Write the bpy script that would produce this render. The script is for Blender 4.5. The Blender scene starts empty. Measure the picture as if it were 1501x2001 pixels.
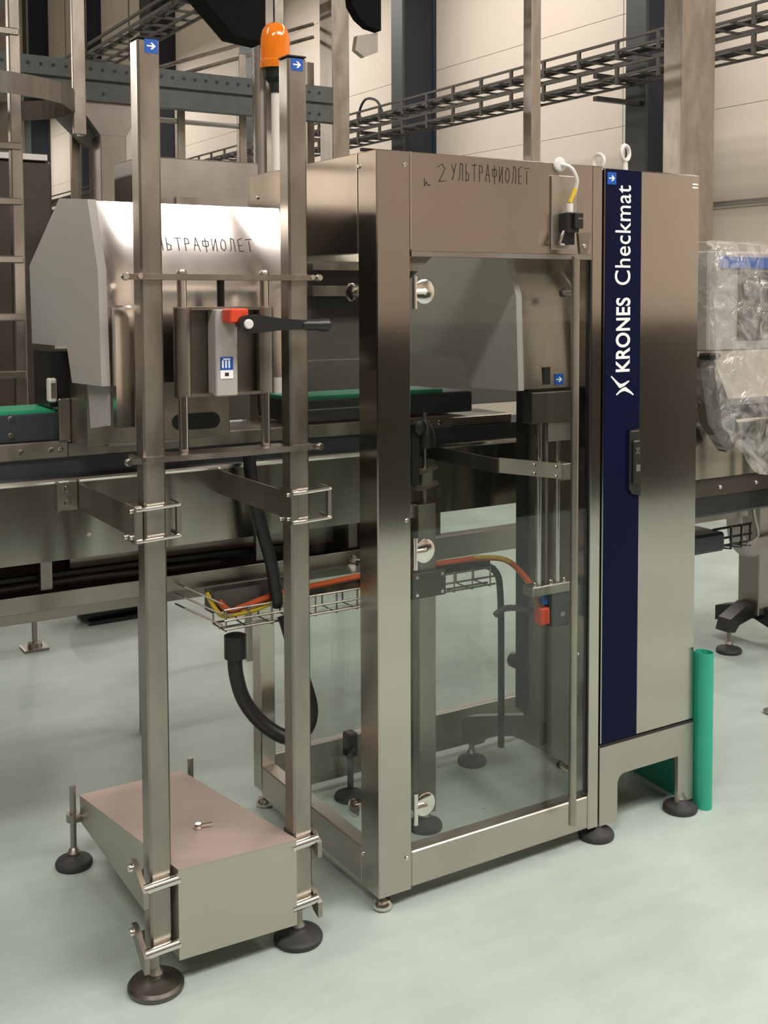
import bpy, bmesh, math, random
from mathutils import Vector, Matrix
random.seed(7)
SC = bpy.context.scene
COL = SC.collection

# ------------------------------------------------------------------ camera
PITCH, ROLL, YAW, F = .0583, -.003, 1.0084, 2217.1
d_ = Vector((math.cos(YAW), math.sin(YAW), 0)); r_ = Vector((math.sin(YAW), -math.cos(YAW), 0)); up_ = Vector((0, 0, 1))
fw = d_*math.cos(PITCH) - up_*math.sin(PITCH); u_ = d_*math.sin(PITCH) + up_*math.cos(PITCH)
R2 = r_*math.cos(ROLL) + u_*math.sin(ROLL); U2 = -r_*math.sin(ROLL) + u_*math.cos(ROLL)
cam = bpy.data.cameras.new('camera'); cam_o = bpy.data.objects.new('camera', cam); COL.objects.link(cam_o)
M = Matrix((R2, U2, -fw)).transposed().to_4x4(); M.translation = (-1.4927, -2.4681, 1.62)
cam_o.matrix_world = M
cam.sensor_fit = 'VERTICAL'; cam.sensor_height = 36; cam.lens = F/2001*36
cam.shift_x = -(778.0-750.5)/2001; cam.shift_y = -(1000.5-707.6)/2001
cam.clip_start = .05; cam.clip_end = 120
SC.camera = cam_o

# ------------------------------------------------------------------ world, lamps, exposure
w = bpy.data.worlds.new('hall'); SC.world = w; w.use_nodes = True
w.node_tree.nodes['Background'].inputs[0].default_value = (1.0, .93, .84, 1)
w.node_tree.nodes['Background'].inputs[1].default_value = .015
SC.view_settings.view_transform = 'Standard'; SC.view_settings.look = 'None'
SC.view_settings.gamma = 1; SC.view_settings.use_curve_mapping = False
SC.view_settings.exposure = 0.0

def lamp(name, loc, sx, sy, power, col=(1, .955, .90), upward=False):
    L = bpy.data.lights.new(name, 'AREA'); L.shape = 'RECTANGLE'; L.size = sx; L.size_y = sy
    L.energy = power; L.color = col
    o = bpy.data.objects.new(name, L); COL.objects.link(o); o.location = loc
    if upward: o.rotation_euler = (math.pi, 0, 0)
    return o
lamp('overhead_light', (1.7, -3.4, 5.6), 4.0, 1.8, 420)
lamp('overhead_light', (-3.0, -3.0, 5.6), 2.6, .6, 230)
lamp('overhead_light', (-3.6, 1.6, 5.6), 2.6, .5, 90)
lamp('overhead_light', (-6.6, 16.5, 5.6), .6, 3.0, 700)  # added to light the left wall mirrored in the cabinet's side header
for y, pw in ((-1.5, 150), (2.5, 190), (7, 190), (12, 190), (18, 190), (26, 190)):
    lamp('overhead_light', (4.5, y, 6.1), .5, 2.6, pw*.72)
for x, y in ((0, 7), (0, 15), (-3, 0)):
    lamp('added_uplight', (x, y, 5.75), 2.6, .5, 90, upward=True)  # added lights facing up, brighten the ceiling that the steel mirrors

# ------------------------------------------------------------------ materials
def mat(name, col, rough=.5, metal=0., spec=.5, var=0., vscale=(6, 6, 6), bump=0., bscale=(40, 40, 40), bdist=.002, aniso=0., emis=None, rvar=0., coat=0.):
    m = bpy.data.materials.new(name); m.use_nodes = True; nt = m.node_tree; b = nt.nodes['Principled BSDF']
    b.inputs['Base Color'].default_value = (*col, 1); b.inputs['Roughness'].default_value = rough
    b.inputs['Metallic'].default_value = metal; b.inputs['Specular IOR Level'].default_value = spec
    b.inputs['Coat Weight'].default_value = coat
    tc = nt.nodes.new('ShaderNodeTexCoord')
    def noise(scale, detail=4):
        mp = nt.nodes.new('ShaderNodeMapping'); mp.inputs['Scale'].default_value = scale
        nt.links.new(tc.outputs['Object'], mp.inputs['Vector'])
        n = nt.nodes.new('ShaderNodeTexNoise'); n.inputs['Scale'].default_value = 1; n.inputs['Detail'].default_value = detail
        nt.links.new(mp.outputs[0], n.inputs['Vector']); return n
    if var or rvar:
        n = noise(vscale)
        if var:
            rp = nt.nodes.new('ShaderNodeMapRange'); rp.inputs[1].default_value = .3; rp.inputs[2].default_value = .7
            rp.inputs[3].default_value = 1-var; rp.inputs[4].default_value = 1+var
            nt.links.new(n.outputs['Fac'], rp.inputs[0])
            mx = nt.nodes.new('ShaderNodeVectorMath'); mx.operation = 'SCALE'; mx.inputs[0].default_value = col
            nt.links.new(rp.outputs[0], mx.inputs['Scale']); nt.links.new(mx.outputs[0], b.inputs['Base Color'])
        if rvar:
            rr = nt.nodes.new('ShaderNodeMapRange'); rr.inputs[1].default_value = .3; rr.inputs[2].default_value = .7
            rr.inputs[3].default_value = max(.02, rough-rvar); rr.inputs[4].default_value = rough+rvar
            nt.links.new(n.outputs['Fac'], rr.inputs[0]); nt.links.new(rr.outputs[0], b.inputs['Roughness'])
    if bump:
        n2 = noise(bscale, 2); bp = nt.nodes.new('ShaderNodeBump'); bp.inputs['Strength'].default_value = bump; bp.inputs['Distance'].default_value = bdist
        nt.links.new(n2.outputs['Fac'], bp.inputs['Height']); nt.links.new(bp.outputs[0], b.inputs['Normal'])
    if aniso:
        b.inputs['Anisotropic'].default_value = aniso
        tg = nt.nodes.new('ShaderNodeTangent'); tg.direction_type = 'RADIAL'; tg.axis = 'Z'
        b.inputs['Anisotropic Rotation'].default_value = 0
        nt.links.new(tg.outputs[0], b.inputs['Tangent'])
    if emis:
        b.inputs['Emission Color'].default_value = (*emis[:3], 1); b.inputs['Emission Strength'].default_value = emis[3]
    return m

def clear(name, tint, gloss=.06, rough=.02, ior=1.5):
    m = bpy.data.materials.new(name); m.use_nodes = True; nt = m.node_tree; nt.nodes.remove(nt.nodes['Principled BSDF'])
    out = nt.nodes['Material Output']; t = nt.nodes.new('ShaderNodeBsdfTransparent'); t.inputs[0].default_value = (*tint, 1)
    g = nt.nodes.new('ShaderNodeBsdfGlossy'); g.inputs['Roughness'].default_value = rough
    ge = nt.nodes.new('ShaderNodeNewGeometry'); dp = nt.nodes.new('ShaderNodeVectorMath'); dp.operation = 'DOT_PRODUCT'
    nt.links.new(ge.outputs['Normal'], dp.inputs[0]); nt.links.new(ge.outputs['Incoming'], dp.inputs[1])
    def mth(op, a, b=None):
        q = nt.nodes.new('ShaderNodeMath'); q.operation = op
        for i, v in enumerate((a, b)):
            if v is None: continue
            if isinstance(v, (int, float)): q.inputs[i].default_value = v
            else: nt.links.new(v, q.inputs[i])
        return q.outputs[0]
    f5 = mth('POWER', mth('SUBTRACT', 1.0, mth('ABSOLUTE', dp.outputs['Value'])), 5.0)
    fr = mth('MULTIPLY_ADD', f5, .96); fr.node.inputs[2].default_value = .04
    mx = nt.nodes.new('ShaderNodeMixShader'); nt.links.new(fr, mx.inputs[0])
    nt.links.new(t.outputs[0], mx.inputs[1]); nt.links.new(g.outputs[0], mx.inputs[2]); nt.links.new(mx.outputs[0], out.inputs[0])
    return m

STEEL = mat('brushed_steel', (.50, .455, .405), .16, 1, var=.05, vscale=(3, 3, 1.2), rvar=.015, aniso=.8, bump=.04, bscale=(260, 260, 6))
STEELW = mat('worn_steel', (.345, .31, .27), .34, 1, var=.16, vscale=(14, 14, 5), rvar=.06, bump=.05, bscale=(160, 160, 10))
STEELC = mat('conveyor_steel', (.36, .33, .285), .2, 1, var=.06, vscale=(2, 2, 2), rvar=.04, bump=1, bscale=(4, 4, .6), bdist=.05)
STEELD = mat('dull_steel', (.36, .33, .30), .42, 1, var=.10, vscale=(4, 4, 4), rvar=.05)
STEELH = mat('hood_steel', (.60, .56, .53), .22, 1, var=.04, vscale=(5, 5, 5), rvar=.03)
TOPTINT = mat('pink_tinted_top', (.55, .44, .39), .55, .6, var=.05, vscale=(3, 3, 3))  # pink of a reflection mixed into the steel colour of the box top
CHROME = mat('bright_steel', (.72, .68, .63), .16, 1)
GREYP = mat('grey_paint', (.36, .335, .315), .45, .0, spec=.4, var=.03, vscale=(4, 4, 4))
TRAYM = mat('tray_steel', (.075, .066, .058), .5, .2, var=.1)
STEELL = mat('satin_steel', (.52, .47, .42), .40, 1, var=.05, vscale=(5, 5, 5), rvar=.04)
MATTEB = mat('matt_black', (.008, .008, .008), .85, spec=.1)
STEELB = mat('box_steel', (.50, .475, .41), .40, .85, var=.02, vscale=(5, 5, 5))
DARKST = mat('dark_steel', (.16, .145, .13), .4, 1, var=.15, vscale=(30, 30, 3))
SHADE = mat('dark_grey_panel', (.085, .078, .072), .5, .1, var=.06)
GALV = mat('galvanised', (.105, .115, .112), .5, .35, var=.10, vscale=(18, 18, 18))
BROWN = mat('dark_brown_panel', (.055, .042, .034), .4, .2, var=.08)
BLACK = mat('black_plastic', (.012, .012, .013), .38)
RUBBER = mat('black_rubber', (.03, .03, .031), .6, var=.2, vscale=(40, 40, 40))
BLUE = mat('navy_stripe', (.0022, .0042, .024), .45, spec=.10)
NAVY = mat('navy_column_paint', (.012, .018, .030), .45)
SLATE = mat('slate_column_paint', (.045, .05, .055), .5)
SLATEP = mat('slate_plastic', (.030, .034, .042), .45)
WHITE = mat('white_print', (.82, .82, .82), .5)
WPLAST = mat('white_plastic', (.62, .59, .56), .4)
STICK = mat('sticker_blue', (.004, .075, .36), .45)
GREEN = mat('green_plastic_strip', (.02, .33, .17), .4)
SHEETG = mat('green_sheet', (.030, .36, .24), .45, var=.06)
ORANGE = mat('orange_cable', (.55, .09, .02), .5)
YELLOW = mat('yellow_cable', (.55, .38, .02), .5)
REDORG = mat('red_orange_plastic', (.60, .055, .018), .45)
INK = mat('marker_ink', (.02, .016, .014), .6)
FLOORM = mat('mint_epoxy', (.375, .44, .405), .44, 0, spec=.3, var=.09, vscale=(1.6, 1.6, 1.6), rvar=.08)
WALLM = mat('cream_wall', (.72, .63, .545), .6, var=.02, vscale=(.7, .7, .7))
WALLF = mat('tan_wall', (.40, .335, .28), .6)
MIRRD = mat('mirrored_dark', (.016, .013, .012), .6)
CEILM = mat('ceiling_cream', (.62, .53, .47), .8)
# floor wear: fine scuffs and scattered dark specks
_nt = FLOORM.node_tree; _b = _nt.nodes['Principled BSDF']; _src = _b.inputs['Base Color'].links[0].from_socket
_tc = _nt.nodes.new('ShaderNodeTexCoord')
_v = _nt.nodes.new('ShaderNodeTexVoronoi'); _v.inputs['Scale'].default_value = 3.2; _v.inputs['Randomness'].default_value = 1
_nt.links.new(_tc.outputs['Object'], _v.inputs['Vector'])
_r = _nt.nodes.new('ShaderNodeMapRange'); _r.inputs[1].default_value = .012; _r.inputs[2].default_value = .03; _r.inputs[3].default_value = .35; _r.inputs[4].default_value = 1
_nt.links.new(_v.outputs['Distance'], _r.inputs[0])
_mp = _nt.nodes.new('ShaderNodeMapping'); _mp.inputs['Scale'].default_value = (3, 9, 1); _mp.inputs['Rotation'].default_value = (0, 0, .5)
_nt.links.new(_tc.outputs['Object'], _mp.inputs['Vector'])
_n = _nt.nodes.new('ShaderNodeTexNoise'); _n.inputs['Scale'].default_value = 1.3; _n.inputs['Detail'].default_value = 7; _n.inputs['Roughness'].default_value = .65
_nt.links.new(_mp.outputs[0], _n.inputs['Vector'])
_r2 = _nt.nodes.new('ShaderNodeMapRange'); _r2.inputs[1].default_value = .35; _r2.inputs[2].default_value = .68; _r2.inputs[3].default_value = .94; _r2.inputs[4].default_value = 1.05
_nt.links.new(_n.outputs['Fac'], _r2.inputs[0])
_mm = _nt.nodes.new('ShaderNodeMath'); _mm.operation = 'MULTIPLY'; _nt.links.new(_r.outputs[0], _mm.inputs[0]); _nt.links.new(_r2.outputs[0], _mm.inputs[1])
_vs = _nt.nodes.new('ShaderNodeVectorMath'); _vs.operation = 'SCALE'; _nt.links.new(_src, _vs.inputs[0]); _nt.links.new(_mm.outputs[0], _vs.inputs['Scale'])
_nt.links.new(_vs.outputs[0], _b.inputs['Base Color'])
GLASS = clear('safety_glass', (.93, .945, .93))
AMBER = bpy.data.materials.new('amber_dome'); AMBER.use_nodes = True
_b = AMBER.node_tree.nodes['Principled BSDF']; _b.inputs['Base Color'].default_value = (1.0, .25, .01, 1)
_b.inputs['Roughness'].default_value = .12; _b.inputs['Transmission Weight'].default_value = .35; _b.inputs['Specular IOR Level'].default_value = .6
FILM = bpy.data.materials.new('plastic_film'); FILM.use_nodes = True
_nt = FILM.node_tree; _nt.nodes.remove(_nt.nodes['Principled BSDF'])
_t = _nt.nodes.new('ShaderNodeBsdfTransparent'); _t.inputs[0].default_value = (.96, .96, .96, 1)
_d = _nt.nodes.new('ShaderNodeBsdfDiffuse'); _d.inputs[0].default_value = (.78, .74, .73, 1)
_g = _nt.nodes.new('ShaderNodeBsdfGlossy'); _g.inputs['Roughness'].default_value = .14; _g.inputs[0].default_value = (.9, .9, .9, 1)
_tc = _nt.nodes.new('ShaderNodeTexCoord'); _n = _nt.nodes.new('ShaderNodeTexNoise'); _n.inputs['Scale'].default_value = 11; _n.inputs['Detail'].default_value = 5
_n.inputs['Distortion'].default_value = 2.2; _nt.links.new(_tc.outputs['Object'], _n.inputs['Vector'])
_bp = _nt.nodes.new('ShaderNodeBump'); _bp.inputs['Strength'].default_value = .9; _bp.inputs['Distance'].default_value = .02
_nt.links.new(_n.outputs['Fac'], _bp.inputs['Height']); _nt.links.new(_bp.outputs[0], _g.inputs['Normal']); _nt.links.new(_bp.outputs[0], _d.inputs['Normal'])
_m1 = _nt.nodes.new('ShaderNodeMixShader'); _m1.inputs[0].default_value = .55; _nt.links.new(_d.outputs[0], _m1.inputs[1]); _nt.links.new(_g.outputs[0], _m1.inputs[2])
_mr = _nt.nodes.new('ShaderNodeMapRange'); _mr.inputs[1].default_value = .38; _mr.inputs[2].default_value = .66; _mr.inputs[3].default_value = .10; _mr.inputs[4].default_value = .48
_nt.links.new(_n.outputs['Fac'], _mr.inputs[0])
_m = _nt.nodes.new('ShaderNodeMixShader'); _nt.links.new(_mr.outputs[0], _m.inputs[0])
_nt.links.new(_t.outputs[0], _m.inputs[1]); _nt.links.new(_m1.outputs[0], _m.inputs[2]); _nt.links.new(_m.outputs[0], _nt.nodes['Material Output'].inputs[0])

# ------------------------------------------------------------------ mesh builder
def _basis(axis):
    a = Vector(axis).normalized(); t = Vector((0, 0, 1)) if abs(a.z) < .9 else Vector((1, 0, 0))
    x = a.cross(t).normalized(); return x, a.cross(x).normalized(), a
class G:
    def __init__(s): s.bm = bmesh.new()
    def box(s, x0, x1, y0, y1, z0, z1, bev=0):
        bm = s.bm
        v = [bm.verts.new((x, y, z)) for z in (z0, z1) for y in (y0, y1) for x in (x0, x1)]
        fs = [bm.faces.new([v[i] for i in q]) for q in ((0, 2, 3, 1), (4, 5, 7, 6), (0, 1, 5, 4), (2, 6, 7, 3), (0, 4, 6, 2), (1, 3, 7, 5))]
        if bev:
            ed = list({e for f in fs for e in f.edges})
            bmesh.ops.bevel(bm, geom=ed, offset=bev, segments=1, affect='EDGES', profile=.5)
        return s
    def prism(s, poly, axis, a, b):
        """poly: 2-D points; axis 'x' -> (y,z), 'y' -> (x,z), 'z' -> (x,y)"""
        f = {'x': lambda p, t: (t, p[0], p[1]), 'y': lambda p, t: (p[0], t, p[1]), 'z': lambda p, t: (p[0], p[1], t)}[axis]
        A = [s.bm.verts.new(f(p, a)) for p in poly]; B = [s.bm.verts.new(f(p, b)) for p in poly]; n = len(poly)
        fs = [s.bm.faces.new(A), s.bm.faces.new(B[::-1])]
        for i in range(n): fs.append(s.bm.faces.new((A[i], B[i], B[(i+1) % n], A[(i+1) % n])))
        bmesh.ops.recalc_face_normals(s.bm, faces=fs); return s
    def cyl(s, p, q, r, r2=None, seg=16):
        p, q = Vector(p), Vector(q); x, y, a = _basis(q-p); r2 = r if r2 is None else r2
        A = [s.bm.verts.new(p+(x*math.cos(t)+y*math.sin(t))*r) for t in [i*2*math.pi/seg for i in range(seg)]]
        B = [s.bm.verts.new(q+(x*math.cos(t)+y*math.sin(t))*r2) for t in [i*2*math.pi/seg for i in range(seg)]]
        fs = [s.bm.faces.new(A), s.bm.faces.new(B[::-1])]
        for i in range(seg): fs.append(s.bm.faces.new((A[i], B[i], B[(i+1) % seg], A[(i+1) % seg])))
        bmesh.ops.recalc_face_normals(s.bm, faces=fs); return s
    def lathe(s, prof, c, axis=(0, 0, 1), seg=24):
        """prof: (radius, height) along axis"""
        x, y, a = _basis(axis); c = Vector(c); rings = []
        for r, h in prof:
            rings.append([s.bm.verts.new(c+a*h+(x*math.cos(t)+y*math.sin(t))*max(r, 1e-4)) for t in [i*2*math.pi/seg for i in range(seg)]])
        fs = [s.bm.faces.new(rings[0]), s.bm.faces.new(rings[-1][::-1])]
        for A, B in zip(rings, rings[1:]):
            for i in range(seg): fs.append(s.bm.faces.new((A[i], B[i], B[(i+1) % seg], A[(i+1) % seg])))
        bmesh.ops.recalc_face_normals(s.bm, faces=fs); return s
    def tube(s, pts, r, seg=10, smooth=4, ribs=0):
        P = [Vector(p) for p in pts]
        if smooth and len(P) > 2:
            Q = []
            for i in range(len(P)-1):
                a, b, c, d = P[max(i-1, 0)], P[i], P[i+1], P[min(i+2, len(P)-1)]
                for k in range(smooth):
                    t = k/smooth
                    Q.append(.5*((2*b)+(c-a)*t+(2*a-5*b+4*c-d)*t*t+(3*b-a-3*c+d)*t**3))
            P = Q+[P[-1]]
        rings = []; x0 = None
        for i, p in enumerate(P):
            tg = (P[min(i+1, len(P)-1)]-P[max(i-1, 0)]).normalized()
            if x0 is None: x0 = _basis(tg)[0]
            x0 = (x0-tg*x0.dot(tg)).normalized(); y0 = tg.cross(x0)
            rr = r*(1+(.08 if ribs and i % 2 else 0))
            rings.append([s.bm.verts.new(p+(x0*math.cos(t)+y0*math.sin(t))*rr) for t in [k*2*math.pi/seg for k in range(seg)]])
        fs = [s.bm.faces.new(rings[0]), s.bm.faces.new(rings[-1][::-1])]
        for A, B in zip(rings, rings[1:]):
            for i in range(seg): fs.append(s.bm.faces.new((A[i], B[i], B[(i+1) % seg], A[(i+1) % seg])))
        bmesh.ops.recalc_face_normals(s.bm, faces=fs); return s
    def hexa(s, A, B):
        """two quads of corner points, A then B"""
        a = [s.bm.verts.new(p) for p in A]; b = [s.bm.verts.new(p) for p in B]; n = len(a)
        fs = [s.bm.faces.new(a), s.bm.faces.new(b[::-1])]+[s.bm.faces.new((a[i], b[i], b[(i+1) % n], a[(i+1) % n])) for i in range(n)]
        bmesh.ops.recalc_face_normals(s.bm, faces=fs); return s
    def strokes(s, lines, O, U, V, wd, th):
        """flat ink strokes on a plane O + a*U + b*V"""
        O, U, V = Vector(O), Vector(U), Vector(V); N = U.cross(V).normalized()
        for ln in lines:
            P = [O+U*a+V*b for a, b in ln]
            for p, q in zip(P, P[1:]):
                dn = (q-p).normalized(); sd = N.cross(dn)*wd/2; e = dn*wd*.4
                q0 = [p-e-sd, q+e-sd, q+e+sd, p-e+sd]
                s.hexa([v+N*th for v in q0], q0)
        return s
    def add(s, other_bm):
        me = bpy.data.meshes.new('tmp'); other_bm.to_mesh(me); s.bm.from_mesh(me); bpy.data.meshes.remove(me); return s
    def obj(s, name, m, parent=None, label=None):
        root = parent
        while root is not None and root.parent is not None: root = root.parent
        off = Vector(root['_o']) if root is not None and '_o' in root else Vector((0, 0, 0))
        if root is not None: bmesh.ops.translate(s.bm, verts=s.bm.verts, vec=-off)
        me = bpy.data.meshes.new(name); s.bm.to_mesh(me); s.bm.free(); me.materials.append(m)
        me.shade_smooth(); me.set_sharp_from_angle(angle=math.radians(32))
        o = bpy.data.objects.new(name, me); COL.objects.link(o)
        if parent is not None: o.parent = parent
        if label: o['label'] = label
        return o
def thing(name, label, cat, loc, group=None):
    o = bpy.data.objects.new(name, None); COL.objects.link(o); o.location = loc; o.empty_display_size = .1
    o['label'] = label; o['category'] = cat; o['_o'] = tuple(loc)
    if group: o['group'] = group
    return o
def tag(o, label, cat, group=None):
    o['label'] = label; o['category'] = cat
    if group: o['group'] = group
    return o
def struct(o): o['kind'] = 'structure'; return o
def cpart(src, delta, parent=None):
    c = src.copy(); COL.objects.link(c); c.location = Vector(src.location)+Vector(delta)
    if parent is not None: c.parent = parent
    return c
def bolt(p, axis, r, h, parent, m=CHROME, name='bolt'):
    a = Vector(axis).normalized()
    return G().lathe([(r, 0), (r, h*.6), (r*.75, h)], p, a, 12).obj(name, m, parent)
ARROW = [(-.34, -.05), (.08, -.05), (-.08, -.24), (.06, -.24), (.32, 0), (.06, .24), (-.08, .24), (.08, .05), (-.34, .05)]
def arrow_sticker(x0, x1, z0, z1, y, parent):
    s = G().box(x0, x1, y-.0008, y+.001, z0, z1).obj('arrow_sticker', STICK, parent, 'small blue square sticker with a white arrow')
    cx, cz, w = (x0+x1)/2, (z0+z1)/2, x1-x0
    G().prism([(cx+a*w, cz+b*w) for a, b in ARROW], 'y', y-.0016, y-.0008).obj('arrow', WHITE, s)
def foot(x, y, parent, r=.05, zt=.11, stem=.009, mpad=RUBBER, label=None):
    """round levelling foot: pad with a raised hub, ball joint and threaded stem"""
    f = G().lathe([(r*.96, 0), (r, .006), (r, .013), (r*.92, .020), (r*.45, .028), (r*.30, .034)], (x, y, 0), (0, 0, 1), 28).obj('levelling_foot', mpad, parent, label)
    G().lathe([(.016, .030), (.018, .040), (.013, .050), (stem, .055), (stem, zt)], (x, y, 0), (0, 0, 1), 12).obj('stem', STEELD, f)
    return f

# ------------------------------------------------------------------ the hall
struct(G().box(-9, 6.7, -7, 40, -.12, 0).obj('floor', FLOORM))
struct(G().box(-9, 6.7, -7, 40, 9.5, 9.7).obj('ceiling', CEILM))
wr = struct(G().box(6.56, 6.8, -7, 40, 0, 9.5).obj('wall_right', WALLM))
first = None
ys = [-6.9+4.3*k for k in range(12)]
for zi, (z0, z1) in enumerate([(0, 1.197), (1.2, 2.397), (2.4, 3.297), (3.3, 4.397), (4.4, 5.597), (5.6, 7.497), (7.5, 9.5)]):
    g = G().box(6.50, 6.56, -2.147, 2.147, z0, z1, .004)
    p0 = g.obj('wall_panel', WALLM, wr); p0.location = (0, ys[0]+2.15, 0)
    for y in ys[1:]: cpart(p0, (0, y-ys[0], 0), wr)
wl = struct(G().box(-9.2, -9, -7, 40, 0, 9.5).obj('wall_left', WALLM))
wf = struct(G().box(-9.2, 6.8, -7.2, -7, 0, 9.5).obj('wall_front', WALLF))
struct(G().box(-9, 6.5, -4.3, -4.0, 0, 1.42).obj('unseen_dark_block_1', MIRRD))  # unseen low block, added for the dark band mirrored in the steel fronts
struct(G().box(-8.98, -8.3, -6.3, 12, 0, 2.3).obj('unseen_dark_block_2', MIRRD))  # unseen, added as something dark for the steel to mirror on the left
struct(G().box(-9.2, 6.8, 40, 40.2, 0, 9.5).obj('wall_back', WALLM))

# navy columns standing against the right wall
places = ['first navy steel column from the right, behind the checking cabinet', 'second navy steel column from the right, left of the tall narrow steel post',
          'dark wall column behind the guard rail, just left of the amber beacon', 'dark wall column directly behind the top of the left free post', 'dark wall column between the ladder cage strip and the left free post', 'dark wall column farthest left, behind the ladder']
for k, y in enumerate([5.18, 9.30, 13.5, 18.0, 22.4, 26.6]):
    t = thing('wall_column', places[k], 'column', (6.0, y, 0), 'navy columns along the wall')
    dd = .26 if k < 2 else .55
    G().box(6.04, 6.46, y+.02, y+dd-.02, 0, 9.5).obj('web', NAVY, t)
    G().box(6.0, 6.04, y, y+dd, 0, 9.5, .004).obj('flange', SLATE, t, 'slate grey front flange')
    G().box(6.46, 6.5, y, y+dd, 0, 9.5, .004).obj('flange', NAVY, t)
    for z in (3.35, 3.55): G().box(5.45, 6.02, y+.04, y+.09, z, z+.04).obj('bracket', BLACK, t)

# wall cable ladders, two tiers
for nm, z, lb in (('cable_ladder', 3.74, 'upper dark cable ladder running along the cream wall'), ('cable_ladder', 3.52, 'lower dark cable ladder running along the cream wall')):
    t = thing(nm, lb, 'cable ladder', (5.5, 3, z))
    a = G().box(5.49, 5.51, 2.4, 38, z, z+.022).box(5.49, 5.51, 2.4, 38, z+.085, z+.107).obj('side_rail', TRAYM, t)
    b = G().box(5.89, 5.91, 2.4, 38, z, z+.022).box(5.89, 5.91, 2.4, 38, z+.085, z+.107).obj('side_rail', TRAYM, t)
    r0 = G().box(5.5, 5.9, 2.5, 2.53, z+.004, z+.02).obj('rung', TRAYM, t)
    h0 = G().box(5.488, 5.512, 2.5, 2.535, z-.06, z+.10).obj('hanger', TRAYM, t)
    for k in range(1, 100):
        cpart(r0, (0, .25*k, 0), t)
        if k % 2 == 0 and k < 60: cpart(h0, (0, .25*k, 0), t)
    G().tube([(5.8, 2.4, z+.05), (5.79, 8, z+.045), (5.8, 16, z+.05), (5.78, 38, z+.05)], .022, 6, 2).obj('cable', BLACK, t)
    G().tube([(5.72, 2.4, z+.04), (5.73, 9, z+.05), (5.7, 18, z+.04), (5.73, 38, z+.045)], .018, 6, 2).obj('cable', RUBBER, t)
t = thing('cable_ladder', 'overhead cable ladder on hanger rods at upper left, above the galvanised beam', 'cable ladder', (1.5, 6, 3.7))
for x in (1.49, 1.83): G().box(x, x+.02, 4.6, 9.2, 3.68, 3.70).box(x, x+.02, 4.6, 9.2, 3.75, 3.77).obj('side_rail', TRAYM, t)
r0 = G().box(1.5, 1.84, 4.7, 4.73, 3.685, 3.70).obj('rung', TRAYM, t)
for k in range(1, 18): cpart(r0, (0, .25*k, 0), t)
for y in (5.2, 7.2, 9.1):
    for x in (1.48, 1.86): G().cyl((x, y, 3.66), (x, y, 9.5), .007, seg=8).obj('hanger_rod', TRAYM, t)
G().tube([(1.6, 4.6, 3.72), (1.62, 7, 3.715), (1.6, 9.2, 3.72)], .022, 8, 2).obj('cable', BLACK, t)
tag(G().tube([(6.46, 2.2, 2.44), (6.46, 5.1, 2.44)], .022, 8, 0).obj('wall_pipe', STEELD), 'thin grey pipe running level along the wall above the wrapped terminal', 'pipe')
tag(G().tube([(5.6, 9.1, 3.75), (5.58, 9.2, 3.93), (5.6, 9.5, 4.0), (5.66, 9.75, 3.9), (5.62, 9.6, 3.78), (5.6, 9.0, 3.74)], .016, 6, 4).obj('cable_coil', RUBBER), 'small loop of cable lying on the far end of the cable ladder', 'cable')

# ------------------------------------------------------------------ steel uprights and platform in the background
def upright(x0, x1, y0, y1, z0, z1, label, m=STEELW, name='steel_upright'):
    t = thing(name, label, 'post', (x0, y0, z0))
    G().box(x0, x1, y0, y1, z0, z1, .006).obj('shaft', m, t)
    G().box(x0, x1, y0-.03, y1+.03, z0, z0+.012).obj('base_plate', STEELD, t)
    return t
t = upright(4.408, 4.736, 3.2, 3.38, 0, 6.2, 'wide stained stainless upright behind the control cabinet')
G().box(4.400, 4.414, 3.194, 3.206, 0, 6.2).obj('seam', STEELD, t)
upright(3.082, 3.158, 3.2, 3.291, 0, 6.2, 'narrow stainless upright rising behind the cabinet header')
upright(2.263, 2.397, 4.31, 4.49, 0, 6.2, 'stainless upright at the right end of the galvanised beam')
upright(1.09, 1.15, 2.80, 2.90, 0, 6.2, 'thin stainless upright directly behind the amber beacon')

t = thing('platform_beam', 'galvanised perforated beam crossing behind the two free posts', 'beam', (0.5, 4.3, 2.8))
G().prism([(4.30, 2.789), (4.30, 2.896), (4.314, 2.906), (4.30, 2.916), (4.30, 3.022), (4.38, 3.022), (4.38, 3.010), (4.314, 3.010), (4.314, 2.802), (4.38, 2.802), (4.38, 2.789)], 'x', -1.3, 2.262).obj('channel', GALV, t)
h0 = G().cyl((-1.0, 4.297, 2.975), (-1.0, 4.302, 2.975), .010, seg=10).obj('hole', BLACK, t)
for k in range(1, 44): cpart(h0, (.0734*k, 0, 0), t)
h1 = G().cyl((-1.0, 4.297, 2.835), (-1.0, 4.302, 2.835), .010, seg=10).obj('hole', BLACK, t)
for k in (17, 18, 20, 21, 23, 42, 43): cpart(h1, (.0734*k, 0, 0), t)
t = thing('platform_leg', 'stainless leg holding the galvanised beam, with a flared head', 'post', (.75, 4.4, 0))
G().box(.674, .835, 4.327, 4.56, 0, 2.6, .006).obj('shaft', STEELD, t)
G().prism([(.527, 2.789), (.955, 2.789), (.835, 2.595), (.674, 2.595)], 'y', 4.327, 4.56).obj('head_plate', STEELD, t)
G().prism([(.367, 2.782), (.594, 2.795), (.674, 2.608), (.634, 2.528)], 'y', 4.434, 4.51).obj('brace', SHADE, t)
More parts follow.
